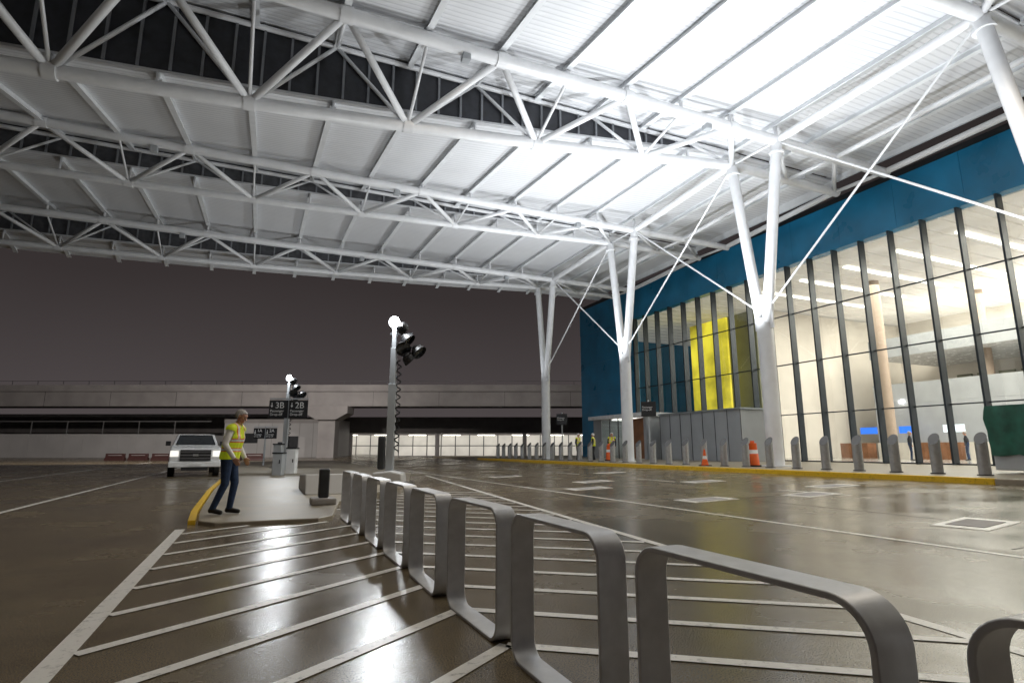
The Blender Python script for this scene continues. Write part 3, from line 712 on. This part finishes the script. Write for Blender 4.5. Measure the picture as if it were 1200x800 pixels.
    def shell(mask,off,name,mats,mi):
        used={}; vs=[];fs=[];ms=[]
        for i in np.nonzero(mask)[0]:
            f_=[]
            for v in me2.polygons[i].vertices:
                if v not in used: used[v]=len(vs); vs.append(tuple(co[v]+no[v]*off))
                f_.append(used[v])
            fs.append(f_); ms.append(int(mi[i]))
        me3=bpy.data.meshes.new(name); me3.from_pydata(vs,[],fs)
        for mm in mats: me3.materials.append(mm)
        me3.polygons.foreach_set('material_index',ms); me3.polygons.foreach_set('use_smooth',[True]*len(fs))
        so=bpy.data.objects.new(name,me3); COL.objects.link(so); so.parent=root
        sl=so.modifiers.new('s','SOLIDIFY'); sl.thickness=.006; sl.offset=-1
        return so
    if vest:
        z=cen[:,2]; sel=((idx==0)&(z>J['pelvis'][2]-.02))|((idx==2)&(z>J['pelvis'][2]-.05))
        zb0=J['belly'][2]; mi=np.zeros(nf,int)
        for zz in (zb0-.04,zb0+.12): 
            mi[np.abs(z-zz)<.034]=1; mi[np.abs(z-zz)<.018]=2
        ay=np.abs(cen[:,1]); up_=(z>zb0+.14); mi[up_&(np.abs(ay-.1)<.03)]=1; mi[up_&(np.abs(ay-.1)<.015)]=2
        shell(sel,.018,'safety_vest',[VESTY,VESTO,VESTS],mi)
    rel=cen-np.array(h); fz=rel@np.array(up); fx=rel@np.array(f)
    hm=(idx==4)&(fz>-.06)&(((fz>.08))|((fx<.0)&(fz>-.02))|((fx<.04)&(fz>.045)))&(np.linalg.norm(rel,axis=1)<.16)
    if hm.any(): shell(hm,.022 if helmet else .014,'hard_hat' if helmet else 'hair',[WHITE if helmet else hair],np.zeros(nf,int))
    if detail:
        for s in (-1,1):
            MB().sphere(h+up*.018+f*.083+sd*s*.031,.010,0).obj('eye',BLACK,parent=root)
    return root
walk=dict(pelvis=(0,0,.97),belly=(.025,0,1.12),chest=(.06,0,1.29),neckb=(.09,0,1.5),head=(.145,0,1.64),face=(1,-.1,-.4),
 lsh=(.07,.185,1.43),lel=(.02,.25,1.17),lwr=(.15,.24,.95),rsh=(.07,-.185,1.43),rel=(.03,-.25,1.17),rwr=(.18,-.23,.95),
 lkn=(.08,.1,.52),lan=(.02,.11,.1),lto=(.17,.12,.04),rkn=(.01,-.1,.51),ran=(-.16,-.1,.11),rto=(-.02,-.11,.04))
stand=dict(pelvis=(0,0,.97),belly=(.0,0,1.12),chest=(.01,0,1.29),neckb=(.02,0,1.5),head=(.04,0,1.64),face=(1,0,-.1),
 lsh=(.02,.185,1.43),lel=(-.02,.24,1.16),lwr=(.08,.23,.92),rsh=(.02,-.185,1.43),rel=(-.02,-.24,1.16),rwr=(.08,-.23,.92),
 lkn=(.03,.1,.52),lan=(0,.12,.1),lto=(.15,.14,.04),rkn=(.03,-.1,.52),ran=(-.02,-.12,.1),rto=(.13,-.14,.04))
person((-.42,11.2,IZ),-.42,walk,'grey-haired man in yellow safety vest walking along the kerb',.0075,SHIRT,JEAN,scale=1.0)
w=person((20.0,34.2,.42),-1.2,stand,'worker in yellow safety vest standing on the pavement',.018,DSHIRT,DSHIRT,detail=False,group='workers on the pavement',helmet=True)
copy_tree(w,(20.6,33.2,.42),rz=2.4); copy_tree(w,(21.0,31.6,.42),rz=-2.2)
w=person((37,13,.46),1.5,stand,'traveller in dark clothes inside the terminal hall',.02,DSHIRT,JEAN,vest=False,detail=False,group='travellers in the hall')
for p,a in (((36,17.6,.46),0.4),((39.5,21,.46),2),((34.5,10.6,.46),3),((40,14.6,.46),1),((36.5,22.5,.46),-1)): copy_tree(w,p,rz=a)
# ---------------------------------------------------------------- lights
cool=(.93,.97,1.0)
for i,e in ((0,2500),(1,3200),(2,1900),(3,350)):
    lamp('SPOT','column_uplight',(XC-1.8,YC[i],5.6),e,cool,(XC-5,YC[i]+1.5,15),spot_size=math.radians(160),spot_blend=.8,shadow_soft_size=.2)
for i,e in ((0,4200),(1,3300),(2,350)):  # added fill without a fixture, evens out the brightness of the deck
    lamp('SPOT','added_roof_fill',(XC-8.5,YC[i]+5.5,4.2),e,cool,(XC-6.5,YC[i]+5.5,15),spot_size=math.radians(128),spot_blend=1.0,shadow_soft_size=.25)
for i,k,e in ((0,0,1500),(0,3,1000),(1,2,900)):
    st=5.4*k+2.7+1.3
    lamp('SPOT','truss_floodlight',(XC-st,YC[i]-1.5,ZC[i]-.7),e,(1,.88,.7),(XC-st,YC[i]-1.5,0),spot_size=math.radians(150),spot_blend=.7,shadow_soft_size=.9)
lamp('POINT','tower_lamp',(3.8,18.5,5.75),600,cool,shadow_soft_size=.15)
lamp('POINT','tower_lamp',(1.4,36.3,5.75),600,cool,shadow_soft_size=.15)
lamp('SPOT','added_overpass_fill',(-8,46,14),24000,(1,.93,.88),at(-50,80,3),spot_size=math.radians(110),spot_blend=.6,shadow_soft_size=.3)  # added fill off the roof edge, lightens the overpass and far walls
lamp('SPOT','added_overpass_fill',(12,46,14),9000,(1,.93,.88),at(-12,78,6),spot_size=math.radians(100),spot_blend=.6,shadow_soft_size=.3)  # second added fill, aimed at the girder
lamp('AREA','underpass_lamp',at(-9,97,3.55),1500,(1,.95,.86),at(-9,101.7,1.0),shape='RECTANGLE',size=56,size_y=.3)
for yc in (2,20):
    lamp('AREA','hall_light',(42,yc,12.2),6300,(1,.92,.8),(42,yc,0),shape='RECTANGLE',size=18,size_y=16)
# world
wd=bpy.data.worlds.new('World'); S.world=wd; wd.use_nodes=True; nt=wd.node_tree; bg=nt.nodes['Background']
tc=nt.nodes.new('ShaderNodeTexCoord'); sx=nt.nodes.new('ShaderNodeSeparateXYZ'); r=nt.nodes.new('ShaderNodeValToRGB')
nt.links.new(tc.outputs['Generated'],sx.inputs[0])
n=nt.nodes.new('ShaderNodeTexNoise'); n.inputs['Scale'].default_value=2.5; nt.links.new(tc.outputs['Generated'],n.inputs['Vector'])
ad=nt.nodes.new('ShaderNodeMath'); ad.operation='MULTIPLY_ADD'; ad.inputs[1].default_value=.08; nt.links.new(n.outputs['Fac'],ad.inputs[0]); nt.links.new(sx.outputs['Z'],ad.inputs[2])
nt.links.new(ad.outputs[0],r.inputs['Fac'])
r.color_ramp.elements[0].position=.05; r.color_ramp.elements[0].color=(.08,.068,.069,1)
r.color_ramp.elements[1].position=.6; r.color_ramp.elements[1].color=(.02,.017,.017,1)
e=r.color_ramp.elements.new(.3); e.color=(.038,.031,.031,1)
nt.links.new(r.outputs['Color'],bg.inputs['Color']); bg.inputs['Strength'].default_value=1
# camera
cam=bpy.data.cameras.new('cam'); co=bpy.data.objects.new('camera',cam); COL.objects.link(co); co.location=(0,0,1.15)
co.rotation_euler=(math.radians(100.7),0,-TH); cam.lens=20; cam.sensor_width=36; cam.clip_end=3000; cam.clip_start=.05
S.camera=co
S.view_settings.view_transform='Standard'; S.view_settings.look='None'; S.view_settings.exposure=0
